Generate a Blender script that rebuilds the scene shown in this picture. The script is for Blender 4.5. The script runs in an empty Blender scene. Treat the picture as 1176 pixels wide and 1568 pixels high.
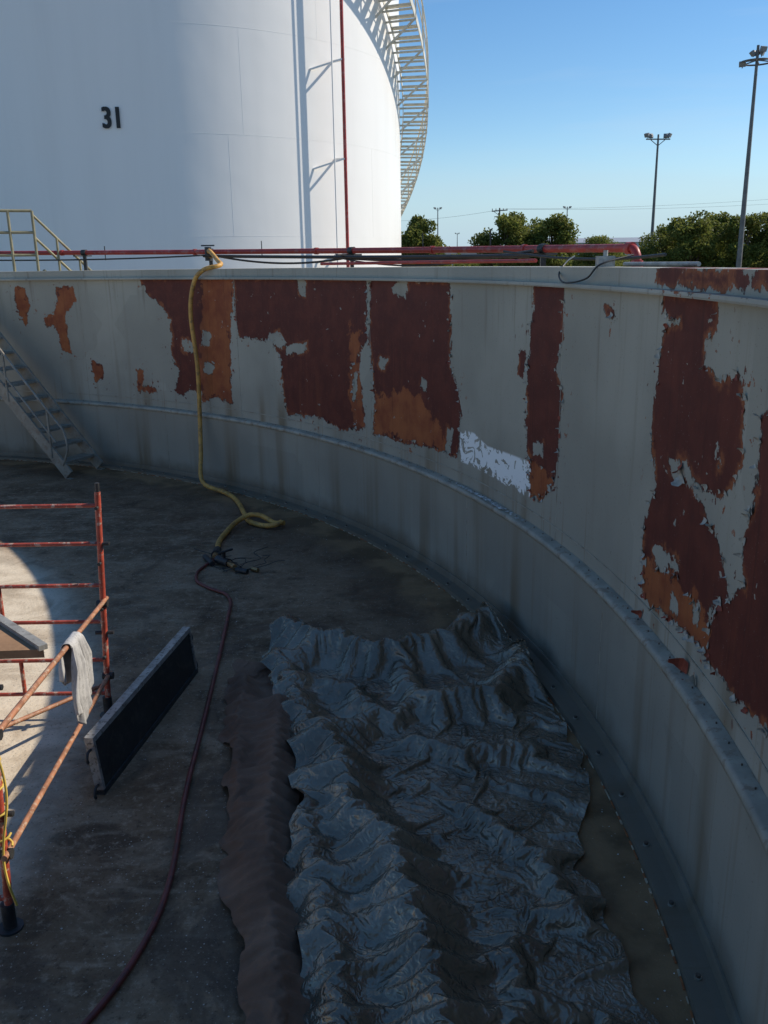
import bpy, bmesh, math, random
import numpy as np
from mathutils import Vector, Matrix, noise as mnoise
random.seed(7); rng=np.random.default_rng(11)
sc=bpy.context.scene
CX,CY=-9.36,3.99
rad=math.radians

# ------------------------------------------------------------------ node helpers
class NT:
    def __init__(s,name):
        s.m=bpy.data.materials.new(name); s.m.use_nodes=True; s.t=s.m.node_tree; s.t.nodes.clear()
        s.out=s.n('ShaderNodeOutputMaterial'); s.b=s.n('ShaderNodeBsdfPrincipled'); s.l(s.b.outputs[0],s.out.inputs[0])
    def n(s,t,**k):
        x=s.t.nodes.new(t)
        for a,b in k.items(): setattr(x,a,b)
        return x
    def l(s,a,b): s.t.links.new(a,b)
    def put(s,v,sock):
        if isinstance(v,bpy.types.NodeSocket): s.l(v,sock)
        elif v is not None:
            if isinstance(v,tuple) and len(v)==3 and sock.type=='RGBA': v=v+(1,)
            sock.default_value=v
    def math(s,op,a,b=None,c=None,clamp=False):
        x=s.n('ShaderNodeMath',operation=op); x.use_clamp=clamp
        s.put(a,x.inputs[0]); s.put(b,x.inputs[1]); s.put(c,x.inputs[2]); return x.outputs[0]
    def noise(s,scale,detail=3,rough=.55,vec=None,dist=0):
        x=s.n('ShaderNodeTexNoise'); x.inputs['Scale'].default_value=scale; x.inputs['Detail'].default_value=detail
        x.inputs['Roughness'].default_value=rough; x.inputs['Distortion'].default_value=dist
        if vec is None: vec=s.obj()
        s.l(vec,x.inputs['Vector']); return x.outputs['Fac']
    def vor(s,scale,feature='F1',vec=None,out='Distance'):
        x=s.n('ShaderNodeTexVoronoi',feature=feature); x.inputs['Scale'].default_value=scale
        s.l(vec or s.obj(),x.inputs['Vector']); return x.outputs[out]
    def obj(s):
        if not hasattr(s,'_g'): s._g=s.n('ShaderNodeNewGeometry')
        return s._g.outputs['Position']
    def mapv(s,vec,scale=(1,1,1),loc=(0,0,0)):
        x=s.n('ShaderNodeMapping'); s.l(vec,x.inputs[0]); x.inputs['Scale'].default_value=scale; x.inputs['Location'].default_value=loc; return x.outputs[0]
    def ramp(s,v,a,b,lo=0.,hi=1.,smooth=True):
        x=s.n('ShaderNodeMapRange'); x.interpolation_type='SMOOTHSTEP' if smooth else 'LINEAR'
        s.put(v,x.inputs[0]); x.inputs[1].default_value=a; x.inputs[2].default_value=b; x.inputs[3].default_value=lo; x.inputs[4].default_value=hi
        return x.outputs[0]
    def mix(s,f,a,b,mode='MIX'):
        x=s.n('ShaderNodeMix',data_type='RGBA',blend_type=mode)
        s.put(f,x.inputs[0]); s.put(a,x.inputs[6]); s.put(b,x.inputs[7]); return x.outputs[2]
    def attr(s,name,o='Fac'):
        x=s.n('ShaderNodeAttribute',attribute_name=name); return x.outputs[o]
    def bump(s,h,strength=.5,dist=.01,normal=None):
        x=s.n('ShaderNodeBump'); s.put(h,x.inputs['Height']); x.inputs['Strength'].default_value=strength; x.inputs['Distance'].default_value=dist
        if normal is not None: s.l(normal,x.inputs['Normal'])
        return x.outputs[0]
    def fin(s,color=None,rough=None,metal=None,normal=None,spec=None):
        for k,v in (('Base Color',color),('Roughness',rough),('Metallic',metal),('Normal',normal),('Specular IOR Level',spec)):
            if v is not None: s.put(v,s.b.inputs[k])
        return s.m

def simple(name,col,rough=.6,metal=0,var=.25,scale=8,bump=.15,dirt=None,dirtamt=.5):
    t=NT(name); n=t.noise(scale,5,.6)
    c=t.mix(t.ramp(n,.3,.7),tuple(x*(1-var) for x in col),tuple(min(1,x*(1+var)) for x in col))
    if dirt:
        m=t.ramp(t.noise(scale*2.3,6,.7),.52,.62,0,dirtamt); c=t.mix(m,c,dirt)
    return t.fin(c,rough,metal,t.bump(t.noise(scale*6,4),bump,.004))

# ------------------------------------------------------------------ mesh builder
class MB:
    def __init__(s): s.v=[];s.f=[];s.mi=[];s.sm=[]
    def add(s,vs,fs,mi=0,smooth=False):
        o=len(s.v); s.v+= [tuple(v) for v in vs]; s.f+=[tuple(i+o for i in f) for f in fs]; s.mi+=[mi]*len(fs); s.sm+=[smooth]*len(fs)
    def box(s,c,x,y,z,mi=0):   # centre, half-axis vectors
        c,x,y,z=map(Vector,(c,x,y,z))
        vs=[c+a*x+b*y+d*z for d in(-1,1) for b in(-1,1) for a in(-1,1)]
        s.add(vs,[(0,2,3,1),(4,5,7,6),(0,1,5,4),(2,6,7,3),(0,4,6,2),(1,3,7,5)],mi)
    def abox(s,x0,x1,y0,y1,z0,z1,mi=0):
        s.box(((x0+x1)/2,(y0+y1)/2,(z0+z1)/2),((x1-x0)/2,0,0),(0,(y1-y0)/2,0),(0,0,(z1-z0)/2),mi)
    def bar(s,a,b,w,h,mi=0,up=(0,0,1)):
        a,b=Vector(a),Vector(b); d=(b-a); L=d.length; d.normalize(); u=Vector(up)
        sd=d.cross(u)
        if sd.length<1e-4: sd=d.cross(Vector((1,0,0)))
        sd.normalize(); uu=sd.cross(d).normalized()
        s.box((a+b)/2,d*L/2,sd*w/2,uu*h/2,mi)
    def tube(s,pts,r,n=10,mi=0,caps=True):
        pts=[Vector(p) for p in pts]; m=len(pts)
        rs=r if isinstance(r,(list,tuple)) else [r]*m
        t0=(pts[1]-pts[0]).normalized(); u=t0.orthogonal().normalized()
        vs=[]
        for i,p in enumerate(pts):
            t=(pts[min(i+1,m-1)]-pts[max(i-1,0)]).normalized()
            u=(u-t*u.dot(t)); u=u.normalized() if u.length>1e-6 else t.orthogonal().normalized()
            w=t.cross(u)
            for k in range(n):
                a=2*math.pi*k/n; vs.append(p+(u*math.cos(a)+w*math.sin(a))*rs[i])
        fs=[(i*n+k,i*n+(k+1)%n,(i+1)*n+(k+1)%n,(i+1)*n+k) for i in range(m-1) for k in range(n)]
        s.add(vs,fs,mi,True)
        if caps:
            s.add(vs[:n],[tuple(range(n))[::-1]],mi); s.add(vs[-n:],[tuple(range(n))],mi)
    def obj(s,name,mats,parent=None):
        me=bpy.data.meshes.new(name); me.from_pydata(s.v,[],s.f)
        for m in mats: me.materials.append(m)
        me.polygons.foreach_set('material_index',s.mi); me.polygons.foreach_set('use_smooth',s.sm); me.update()
        o=bpy.data.objects.new(name,me); bpy.context.collection.objects.link(o)
        if parent: o.parent=parent
        return o
def empty(name,loc=(0,0,0)):
    o=bpy.data.objects.new(name,None); o.location=loc; bpy.context.collection.objects.link(o); return o
def catmull(P,k=8):
    P=[Vector(p) for p in P]; Q=[P[0]*2-P[1]]+P+[P[-1]*2-P[-2]]; out=[]
    for i in range(1,len(Q)-2):
        for j in range(k):
            t=j/k; a,b,c,d=Q[i-1:i+3]
            out.append(.5*((2*b)+(c-a)*t+(2*a-5*b+4*c-d)*t*t+(3*b-a-3*c+d)*t**3))
    out.append(P[-1]); return out
def cyl(R,phi,z): return Vector((CX+R*math.cos(rad(phi)),CY+R*math.sin(rad(phi)),z))

# ------------------------------------------------------------------ peel outlines on the wall: (angle*10 deg, height cm)
def PP(s): return [tuple(float(q) for q in p.split(',')) for p in s.split()]
RED=[PP(s) for s in [
"568,284 466,284 474,204 478,169 483,133 499,126 510,129 524,131 531,121 541,125 534,153 542,176 539,226 549,248 563,262",
"466,284 320,284 320,219 337,189 338,159 335,119 350,111 376,120 413,115 419,152 418,189 428,208 439,207 465,209 467,238",
"315,284 230,283 230,207 223,190 219,161 222,123 258,124 313,117 314,178 318,220",
"148,285 120,284 120,246 126,227 118,210 122,142 134,127 146,124 152,181 152,222 149,252",
"40,284 24,284 2,284 1,276 3,267 8,263 8,251 -4,247 -13,253 -20,241 -22,215 -12,199 9,193 -4,182 -16,171 -20,158 -9,142 -11,123 10,118 39,115 42,145 42,160 34,181 40,198 42,223 39,245 38,262 27,269 39,272",
"-68,264 -105,127 -51,123 -28,119 -6,118 -11,144 -30,167 -26,183 -29,201 -31,224 -30,239",
"84,271 76,270 77,265 82,266",
"161,229 155,231 156,212 161,214"]]
ORA=[PP(s) for s in [
"702,271 691,271 689,242 695,212 700,232 704,247",
"660,271 641,273 639,252 653,227 652,198 649,168 660,178 664,212 675,212 677,227 665,232 659,250",
"630,164 618,155 618,136 627,130 631,144",
"582,153 572,154 577,130 562,129 561,120 582,120",
"502,284 466,284 474,204 477,120 495,122 510,115 511,165",
"312,164 265,175 222,123 294,118 315,117",
"148,152 123,144 135,122 146,121",
"41,133 16,143 -12,136 -11,123 10,118 39,113",
"339,232 330,229 329,175 324,122 335,115 341,158"]]
ISL=[PP(s) for s in [
"505,212 495,211 497,193 506,192","529,200 514,199 515,183 528,183","506,173 494,171 496,154 507,155",
"431,217 417,217 410,202 417,197 432,204","413,201 388,209 386,199 410,192","396,284 386,284 387,262 394,265",
"306,204 297,203 301,191 308,193","261,190 254,188 256,177 261,179","233,148 226,150 229,121 234,125",
"145,164 135,167 135,157 144,154","27,198 15,205 9,194 23,189","-6,214 -9,215 -9,209 -6,208",
"34,146 17,153 14,146 31,137","284,285 275,285 277,264 287,266 292,275","337,183 331,182 334,151 338,150",
"3,140 -3,141 -3,128 2,127","18,131 12,132 12,124 18,124"]]
WHI=[PP("217,147 205,148 191,141 148,144 148,123 171,123 194,125 218,125")]
RIMP=[PP("44,296 20,296 10,293 -10,297 -14,292 -25,297 -60,297 -60,287 -26,287 10,286 43,286")]
R0=10.86
def conv(L): return [[(R0*rad(a/10),z/100) for a,z in p] for p in L]
def sdf(s,z,polys):
    D=np.full(s.shape,.4)
    for P in conv(polys):
        xs=[p[0] for p in P]; zs=[p[1] for p in P]
        m=(s>min(xs)-.4)&(s<max(xs)+.4)&(z>min(zs)-.4)&(z<max(zs)+.4)
        if not m.any(): continue
        px,pz=s[m],z[m]; d=np.full(px.shape,9.); ins=np.zeros(px.shape,bool)
        for i in range(len(P)):
            x0,y0=P[i];x1,y1=P[(i+1)%len(P)]; ex,ey=x1-x0,y1-y0
            t=np.clip(((px-x0)*ex+(pz-y0)*ey)/(ex*ex+ey*ey+1e-12),0,1)
            d=np.minimum(d,np.hypot(px-x0-t*ex,pz-y0-t*ey))
            c=((y0>pz)!=(y1>pz))
            with np.errstate(divide='ignore',invalid='ignore'):
                c&= px < (x1-x0)*(pz-y0)/(y1-y0+1e-12)+x0
            ins^=c
        d[ins]*=-1; D[m]=np.minimum(D[m],d)
    return D

def revolve(name,profile,phis,mat,closed=False,attrs=False,parent=None,smooth=True):
    ph=np.radians(np.array(phis)); pr=np.array(profile); n,m=len(ph),len(pr)
    A,RR=np.meshgrid(ph,pr[:,0],indexing='ij'); _,ZZ=np.meshgrid(ph,pr[:,1],indexing='ij')
    co=np.stack([CX+RR*np.cos(A),CY+RR*np.sin(A),ZZ],-1).reshape(-1,3)
    full=abs(phis[-1]-phis[0]-360)<1e-6
    if full: co=co[:-m]; 
    nn=n-1; i=np.arange(nn)[:,None]; j=np.arange(m if closed else m-1)[None,:]
    i2=(i+1)%nn if full else i+1; j2=(j+1)%m
    F=np.stack([i*m+j+0*j2, i*m+j2, i2*m+j2, i2*m+j],-1).reshape(-1,4)
    me=bpy.data.meshes.new(name); me.vertices.add(len(co)); me.vertices.foreach_set('co',co.ravel())
    me.loops.add(F.size); me.polygons.add(len(F)); me.loops.foreach_set('vertex_index',F.ravel().astype(np.int32))
    me.polygons.foreach_set('loop_start',np.arange(len(F),dtype=np.int32)*4)
    try: me.polygons.foreach_set('loop_total',np.full(len(F),4,dtype=np.int32))
    except Exception: pass
    me.update(calc_edges=True); me.validate()
    me.polygons.foreach_set('use_smooth',[smooth]*len(me.polygons)); me.materials.append(mat)
    N=len(co); s=(A*R0).reshape(-1)[:N]; z=ZZ.reshape(-1)[:N]
    wc=np.stack([s,z,np.zeros(N)],-1)
    a=me.attributes.new('wc','FLOAT_VECTOR','POINT'); a.data.foreach_set('vector',wc.ravel().astype(np.float32))
    if attrs:
        red=sdf(s,z,RED) if attrs!='rim' else sdf(s,z,RIMP)
        ora=sdf(s,z,ORA) if attrs!='rim' else np.full(N,.4); isl=sdf(s,z,ISL) if attrs!='rim' else np.full(N,.4)
        loss=np.maximum(np.minimum(red,ora),-isl)
        for k,v in (('loss',loss),('ora',ora),('whi',sdf(s,z,WHI))):
            a=me.attributes.new(k,'FLOAT','POINT'); a.data.foreach_set('value',v.astype(np.float32))
    o=bpy.data.objects.new(name,me); bpy.context.collection.objects.link(o)
    if parent: o.parent=parent
    return o

# ------------------------------------------------------------------ wall materials
def wall_mat(name,peel=True,base=(.40,.372,.30)):
    t=NT(name); wc=t.attr('wc','Vector')
    big=t.noise(.9,3); st=t.noise(1,5,.6,t.mapv(wc,(5,.3,1)),.3); st2=t.noise(1,4,.6,t.mapv(wc,(26,.8,1),(3,1,0)))
    c=t.mix(t.ramp(big,.3,.7),tuple(x*.82 for x in base),tuple(x*1.08 for x in base))
    c=t.mix(t.ramp(st,.54,.76,0,.45),c,(.235,.195,.13))
    c=t.mix(t.ramp(st2,.62,.82,0,.12),c,(.46,.44,.38))
    br=t.n('ShaderNodeTexVoronoi',feature='F1',distance='CHEBYCHEV'); br.inputs['Scale'].default_value=1; t.l(t.mapv(wc,(.9,.8,1),(.3,.2,0)),br.inputs['Vector'])
    sc_=t.n('ShaderNodeSeparateColor'); t.l(br.outputs['Color'],sc_.inputs[0])
    c=t.mix(t.ramp(sc_.outputs[0],.55,.56,0,.5),c,tuple(x*.84 for x in base))
    sep=t.n('ShaderNodeSeparateXYZ'); t.l(wc,sep.inputs[0]); z=sep.outputs[1]
    low=t.ramp(z,1.6,.95,0,1) if peel else t.ramp(z,1.0,.2,.4,1)
    run=t.ramp(t.noise(1,3,.5,t.mapv(wc,(2.6,.12,1),(7,2,0))),.50,.68)
    c=t.mix(t.math('MULTIPLY',t.math('MULTIPLY',run,low),.75),c,(.18,.12,.058))
    run2=t.ramp(t.noise(1,4,.6,t.mapv(wc,(16,.4,1),(1,2,0))),.57,.68)
    c=t.mix(t.math('MULTIPLY',t.math('MULTIPLY',run2,low),.5 if peel else .3),c,(.22,.13,.06))
    if peel:
        drip=t.math('MULTIPLY',t.ramp(t.noise(1,4,.6,t.mapv(wc,(11,.5,1),(5,9,0))),.56,.7),t.ramp(z,1.9,2.8,0,.5))
        c=t.mix(drip,c,(.17,.125,.08))
    c=t.mix(t.ramp(t.noise(70,2),.66,.74,0,.5),c,(.13,.10,.08))
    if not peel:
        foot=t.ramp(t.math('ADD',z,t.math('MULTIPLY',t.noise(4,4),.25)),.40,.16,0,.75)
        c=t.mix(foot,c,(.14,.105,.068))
        nrm=t.bump(t.noise(3,3),.12,.02); return t.fin(c,.5,0,nrm,.3)
    E=t.math('ADD',t.math('MULTIPLY',t.math('SUBTRACT',t.noise(7,5,.6,dist=.6),.5),.19),t.math('MULTIPLY',t.math('SUBTRACT',t.noise(38,4,.65),.5),.07))
    d=t.math('ADD',t.attr('loss'),E)
    chip=t.math('MULTIPLY',t.ramp(t.attr('loss'),.25,.05),t.ramp(t.noise(13,4,.6),.65,.655))
    m=t.math('MAXIMUM',t.ramp(d,.0015,-.0015),chip)
    cl=t.ramp(t.noise(9,4,.6,dist=.4),.70,.705); m=t.math('MULTIPLY',m,t.math('SUBTRACT',1.,cl))
    pr=t.mix(t.ramp(t.noise(5,5,.65),.35,.7),(.110,.025,.016),(.155,.036,.021))
    om=t.ramp(t.math('ADD',t.attr('ora'),t.math('MULTIPLY',t.math('SUBTRACT',t.noise(6,5,.65),.5),.55)),.02,-.02)
    og=t.mix(t.ramp(t.noise(4,5,.6),.35,.7),(.38,.115,.038),(.25,.060,.023))
    pr=t.mix(om,pr,og)
    halo=t.math('MULTIPLY',t.ramp(d,-.05,-.004),t.ramp(t.noise(3,3),.46,.56))
    pr=t.mix(t.math('MULTIPLY',halo,.8),pr,(.37,.115,.04))
    pr=t.mix(t.ramp(st2,.50,.76,0,.5),pr,(.066,.016,.011))
    pr=t.mix(t.math('MULTIPLY',t.ramp(st,.56,.72),t.ramp(z,2.2,1.2,.05,.5)),pr,(.26,.070,.028))
    pr=t.mix(t.ramp(t.noise(90,2),.68,.75,0,.5),pr,(.34,.30,.25))
    c=t.mix(m,c,pr)
    edge=t.math('MULTIPLY',t.ramp(t.math('ABSOLUTE',d),.009,.002),t.ramp(t.noise(11,2),.42,.6))
    c=t.mix(t.math('MULTIPLY',edge,.7),c,(.03,.025,.022))
    wn=t.math('ADD',t.attr('whi'),t.math('MULTIPLY',t.math('SUBTRACT',t.noise(8,4,.6,dist=1.2),.52),1.1))
    wm=t.math('MULTIPLY',t.ramp(wn,.003,-.003),t.ramp(t.attr('whi'),.05,.03))
    c=t.mix(wm,c,(.95,.94,.90))
    h=t.math('SUBTRACT',t.math('MULTIPLY',t.noise(2.2,3),1.2),t.math('MULTIPLY',m,.5))
    nrm=t.bump(h,.7,.01)
    return t.fin(c,t.mix(m,(.5,.5,.5),(.62,.62,.62)),0,nrm,.3)
M_up=wall_mat('peeling_paint_wall')
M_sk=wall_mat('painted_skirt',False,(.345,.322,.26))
M_steel=simple('painted_steel_trim',(.35,.325,.26),.5,0,.2,5,.2,(.2,.13,.08),.6)
M_gal=simple('galvanised_steel',(.36,.35,.32),.5,.3,.2,9,.15,(.15,.12,.09),.4)
M_dark=simple('dark_steel',(.05,.05,.05),.5,.4,.3,20)
M_bolt=simple('rusty_bolt',(.12,.09,.07),.6,.2,.3,20)
M_redpipe=simple('red_pipe_paint',(.33,.03,.025),.45,0,.2,4,.1,(.35,.2,.18),.4)
M_black=simple('black_rubber',(.02,.02,.02),.5,0,.3,9)
M_yel=simple('yellow_hose_rubber',(.58,.31,.07),.55,0,.25,7,.2,(.26,.15,.06),.8)
M_redhose=simple('red_hose_rubber',(.16,.035,.027),.5,0,.3,9,.2,(.06,.03,.03),.6)
M_scaf=simple('scaffold_red_paint',(.38,.065,.038),.5,0,.3,9,.2,(.50,.36,.28),.9)
M_scaf2=simple('scaffold_rusty_brace',(.34,.15,.08),.6,0,.3,14,.2,(.46,.34,.24),.8)
M_wood=simple('weathered_wood',(.26,.15,.08),.8,0,.3,6,.3)

# ------------------------------------------------------------------ steel containment wall
wall=empty('curved_steel_wall')
phis=list(np.arange(-22,52,.085))+list(np.arange(52,80,.17))+list(np.arange(80,338,1.5))+[338]
zs=list(np.arange(.985,2.935,.02))+[2.935]
revolve('upper_wall',[(R0,z) for z in zs],phis,M_up,attrs=True,parent=wall)
pc=list(np.arange(-22,338,1.0))+[338]
revolve('outer_face',[(10.90,2.935),(10.90,0)],pc,M_sk,parent=wall)
revolve('rim',[(10.855,2.815),(10.795,2.815),(10.792,2.825),(10.795,2.842),(10.845,2.844),(10.845,2.86),(10.845,2.88),(10.845,2.90),(10.845,2.92),(10.845,2.948),(10.995,2.950),(10.995,2.925),(10.90,2.925)],[p for p in phis if True],wall_mat('rim_paint',True,(.41,.385,.315)),attrs='rim',parent=wall,smooth=False)
revolve('ledge',[(10.859,1.00),(10.80,.992),(10.783,.985),(10.778,.965),(10.783,.945),(10.799,.94)],pc,M_steel,parent=wall)
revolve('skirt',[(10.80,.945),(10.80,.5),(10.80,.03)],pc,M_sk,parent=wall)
revolve('toe_angle',[(10.799,.10),(10.785,.10),(10.775,.04),(10.73,.036),(10.655,.034),(10.65,.002)],pc,M_sk,parent=wall,smooth=False)
mb=MB()
for k in range(-12,60):
    p=cyl(10.705,k*2.4,.045)
    mb.tube([p-Vector((0,0,.015)),p+Vector((0,0,.010))],.011,6,1)
    mb.tube([p-Vector((0,0,.015)),p+Vector((0,0,-.003))],.017,8,0)
for k in range(-20,110):
    a=k*.9+.3; p=cyl(10.835,a,1.0); mb.tube([p-Vector((0,0,.01)),p+Vector((0,0,.005))],.004,6,1)
for a in (-15,12.0,31.7,46.6,63.6,78):
    mb.tube([cyl(10.862,a,1.0),cyl(10.862,a,2.81)],.005,6,0,False)
for a in (-9,6.5,20.5,37.5,55,71):
    mb.tube([cyl(10.803,a,.10),cyl(10.803,a,.94)],.006,6,0,False)
for i in range(240):
    a0,a1=-22+i*.5,-22+(i+1)*.5
    mb.bar(cyl(10.858,a0,1.10),cyl(10.858,a1,1.10),.006,.008,0)
mb.obj('bolts_and_welds',[M_steel,M_bolt],wall)

fl=MB()
def flake(s,z,size,lift,ang,mi=None,R=R0-.004):
    a=math.degrees(s/R0); c=cyl(R,a,z); nrm=Vector((-math.cos(rad(a)),-math.sin(rad(a)),0)); tx=Vector((-math.sin(rad(a)),math.cos(rad(a)),0)); tz=Vector((0,0,1))
    u=tx*math.cos(ang)+tz*math.sin(ang); w=-tx*math.sin(ang)+tz*math.cos(ang)
    n=6; vs=[]
    for i in range(n):
        for j in range(4):
            f=i/(n-1); g=(j-1.5)/1.5*(1-.75*f)*random.uniform(.6,1.1)
            vs.append(c+u*f*size*(1-.45*f)+w*g*size*.5+nrm*lift*(f*f+.1*abs(g)))
    fs=[(i*4+j,i*4+j+1,(i+1)*4+j+1,(i+1)*4+j) for i in range(n-1) for j in range(3)]
    fl.add(vs,fs,mi if mi is not None else (0 if random.random()<.8 else 1),False)
for P in conv(RED[2:6]+ORA[6:8]+[RED[1]]):
    for i in range(len(P)):
        x0,y0=P[i];x1,y1=P[(i+1)%len(P)];L=math.hypot(x1-x0,y1-y0)
        for k in range(int(L/.05)):
            if random.random()<.75:
                f=random.random(); ss=x0+(x1-x0)*f; zz=y0+(y1-y0)*f
                if 1.02<zz<2.79: flake(ss+random.uniform(-.03,.03),zz,random.uniform(.012,.055),random.uniform(.004,.03),random.uniform(0,6.28))
for ss,zz,sz,li,an,mi in ((.02,1.03,.12,.08,.3,1),(-.08,1.02,.07,.06,2.6,0),(.30,1.95,.10,.045,-1.0,0),(.34,2.0,.08,.05,-2.2,1),(.74,1.02,.07,.05,.4,1),(1.47,2.68,.05,.04,-1.2,0)):
    flake(ss,zz,sz,li,an,mi)
M_flake=simple('paint_flake',(.40,.38,.32),.5,0,.2,30)
M_flr=simple('primer_flake',(.26,.055,.03),.6,0,.2,30)
fl.obj('paint_flakes',[M_flake,M_flr],wall)

# ------------------------------------------------------------------ tank floor
def floor_mat():
    t=NT('worn_concrete_floor'); P=t.obj()
    a=t.noise(.45,5,.6); b=t.noise(2.2,7,.7,dist=.6); c=t.noise(14,6,.7); e=t.noise(45,4,.7)
    col=t.mix(t.ramp(a,.38,.62),(.155,.092,.049),(.31,.20,.118))
    col=t.mix(t.ramp(b,.47,.66,0,.7),col,(.37,.25,.155))
    col=t.mix(t.ramp(b,.46,.34,0,.75),col,(.080,.048,.027))
    arc=t.noise(1,4,.6,t.mapv(P,(1.2,5,1)),1.2); col=t.mix(t.ramp(arc,.52,.7,0,.5),col,(.385,.275,.178))
    col=t.mix(t.ramp(c,.52,.68,0,.65),col,(.43,.31,.205))
    col=t.mix(t.ramp(c,.44,.32,0,.65),col,(.058,.036,.021))
    wet=t.noise(.9,5,.6,dist=1.5); col=t.mix(t.ramp(wet,.54,.62,0,.6),col,(.068,.043,.026))
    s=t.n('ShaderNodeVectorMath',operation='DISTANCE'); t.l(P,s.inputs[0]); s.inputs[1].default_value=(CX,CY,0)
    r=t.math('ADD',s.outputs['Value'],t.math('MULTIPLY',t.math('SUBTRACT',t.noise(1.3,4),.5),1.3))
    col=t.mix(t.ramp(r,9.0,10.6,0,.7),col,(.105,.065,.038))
    col=t.mix(t.ramp(s.outputs['Value'],7.65,7.2,0,.85),col,t.mix(t.ramp(b,.35,.6),(.50,.41,.30),(.76,.66,.51)))  # sunlit patch painted brighter: cream floor colour inside this radius boosts the sunlight
    sp=t.vor(30); col=t.mix(t.math('MULTIPLY',t.ramp(sp,.13,.08),t.ramp(t.noise(3,2),.42,.55)),col,(.55,.48,.40))
    col=t.mix(t.ramp(e,.60,.70,0,.7),col,(.47,.37,.27)); col=t.mix(t.ramp(e,.42,.32,0,.6),col,(.048,.032,.02))
    r2=t.math('ADD',s.outputs['Value'],t.math('MULTIPLY',t.math('SUBTRACT',t.noise(4,4),.5),.4))
    col=t.mix(t.ramp(r2,10.10,10.45,0,.82),col,t.mix(t.ramp(t.noise(2,4),.4,.6),(.16,.10,.050),(.34,.21,.105)))
    h=t.math('ADD',t.math('MULTIPLY',b,.6),t.math('ADD',t.math('MULTIPLY',c,.4),t.math('MULTIPLY',e,.3)))
    return t.fin(col,t.ramp(wet,.54,.62,.75,.45),0,t.bump(h,.6,.02),.25)
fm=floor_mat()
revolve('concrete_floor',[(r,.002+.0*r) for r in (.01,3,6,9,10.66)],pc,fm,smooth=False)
mb=MB()
for i in range(560):
    a0=-22+i*.2; 
    if random.random()<.7: mb.bar(cyl(10.642,a0,.006),cyl(10.642,a0+.2,.006),.004+random.random()*.006,.006,0 if random.random()<.6 else 1)
mb.obj('sealant_bead',[simple('old_sealant',(.46,.38,.26),.7,0,.3,20),simple('rust_bead',(.35,.12,.04),.8,0,.3,20)],wall)
ch=MB()
def chip(x,y,z,sz,mi):
    c=Vector((x,y,z)); a=random.uniform(0,6.28); n=random.choice((3,4,5))
    vs=[c+Vector((math.cos(a+k*6.28/n)*sz*random.uniform(.4,1),math.sin(a+k*6.28/n)*sz*random.uniform(.4,1),random.uniform(0,.35)*sz)) for k in range(n)]
    ch.add(vs,[tuple(range(n))],mi)
for i in range(900):
    a=random.uniform(-10,75); r=10.62-abs(random.gauss(0,1))*.5*random.choice((.2,1,4,6)); p=cyl(r,a,.006); chip(p.x,p.y,p.z,random.uniform(.002,.009),random.choice((0,1,1,2)))
for i in range(300):
    a=random.gauss(18.5,1.6) ; p=cyl(10.83-random.random()*.04,a,1.002); chip(p.x,p.y,p.z,random.uniform(.006,.022),random.choice((0,0,0,1)))
for i in range(120):
    a=random.uniform(-15,60); p=cyl(10.83-random.random()*.04,a,1.002); chip(p.x,p.y,p.z,random.uniform(.004,.010),random.choice((1,2,1)))
ch.obj('paint_chips',[simple('white_chip',(.8,.8,.78),.6),M_flake,M_flr])

# ------------------------------------------------------------------ outside ground
def ground_mat():
    t=NT('gravel_ground'); n=t.noise(.05,4); m=t.noise(3,6,.7)
    c=t.mix(t.ramp(n,.4,.6),(.16,.14,.11),(.10,.11,.06)); c=t.mix(t.ramp(m,.4,.7,0,.6),c,(.24,.22,.18))
    return t.fin(c,.95,0,t.bump(m,.5,.05))
mb=MB(); S=2500
mb.add([(-S,-S,-.02),(S,-S,-.02),(S,S,-.02),(-S,S,-.02)],[(0,1,2,3)]); mb.obj('ground',[ground_mat()])

# ------------------------------------------------------------------ white storage tank
TX,TY,TR,TH=-6.8,30.,7.5,13.5
tank=empty('white_storage_tank')
def tp(R,phi,z): return Vector((TX+R*math.cos(rad(-phi)),TY+R*math.sin(rad(-phi)),z))
def tank_mat():
    t=NT('white_tank_paint'); P=t.obj(); st=t.noise(1,5,.6,t.mapv(P,(1.5,1.5,.12)))
    c=t.mix(t.ramp(st,.4,.75,0,.35),(.86,.84,.81),(.75,.73,.70))
    return t.fin(c,.35,0,t.bump(t.noise(.35,3),.25,.12),.5)
M_w=tank_mat()
mb=MB(); N=256
vs=[];fs=[]
for z in (-.02,TH):
    for k in range(N): vs.append(tp(TR,360*k/N,z))
for k in range(N): fs.append((k,k+N,(k+1)%N+N,(k+1)%N))
mb.add(vs,fs,0,True)
vs=[tp(TR+.1,360*k/N,TH) for k in range(N)]+[(TX,TY,TH+1.3)]
mb.add(vs,[((k+1)%N,k,N) for k in range(N)],0,True)
mb.obj('shell',[M_w],tank)
mb=MB()
for z in (1.3,3.68,6.05,8.42,10.8):
    for k in range(N):
        mb.bar(tp(TR+.0003,360*k/N,z),tp(TR+.0003,360*(k+1)/N,z),.0035,.010)
for z0,z1,ps in ((3.68,6.05,(28,65,100,140)),(6.05,8.42,(62,98,12,130)),(8.42,10.8,(45,80,115)),(1.3,3.68,(50,84,118))):
    for p in ps: mb.bar(tp(TR+.0003,p,z0),tp(TR+.0003,p,z1),.007,.0025,0,tp(1,p,0)-tp(0,p,0))
mb.obj('plate_seams',[M_w],tank)
cu=bpy.data.curves.new('tank_number','FONT'); cu.body='31'; cu.size=.64; cu.offset=.012; cu.extrude=.002; cu.space_character=1.08; cu.align_x='CENTER'; cu.align_y='CENTER'
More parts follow.
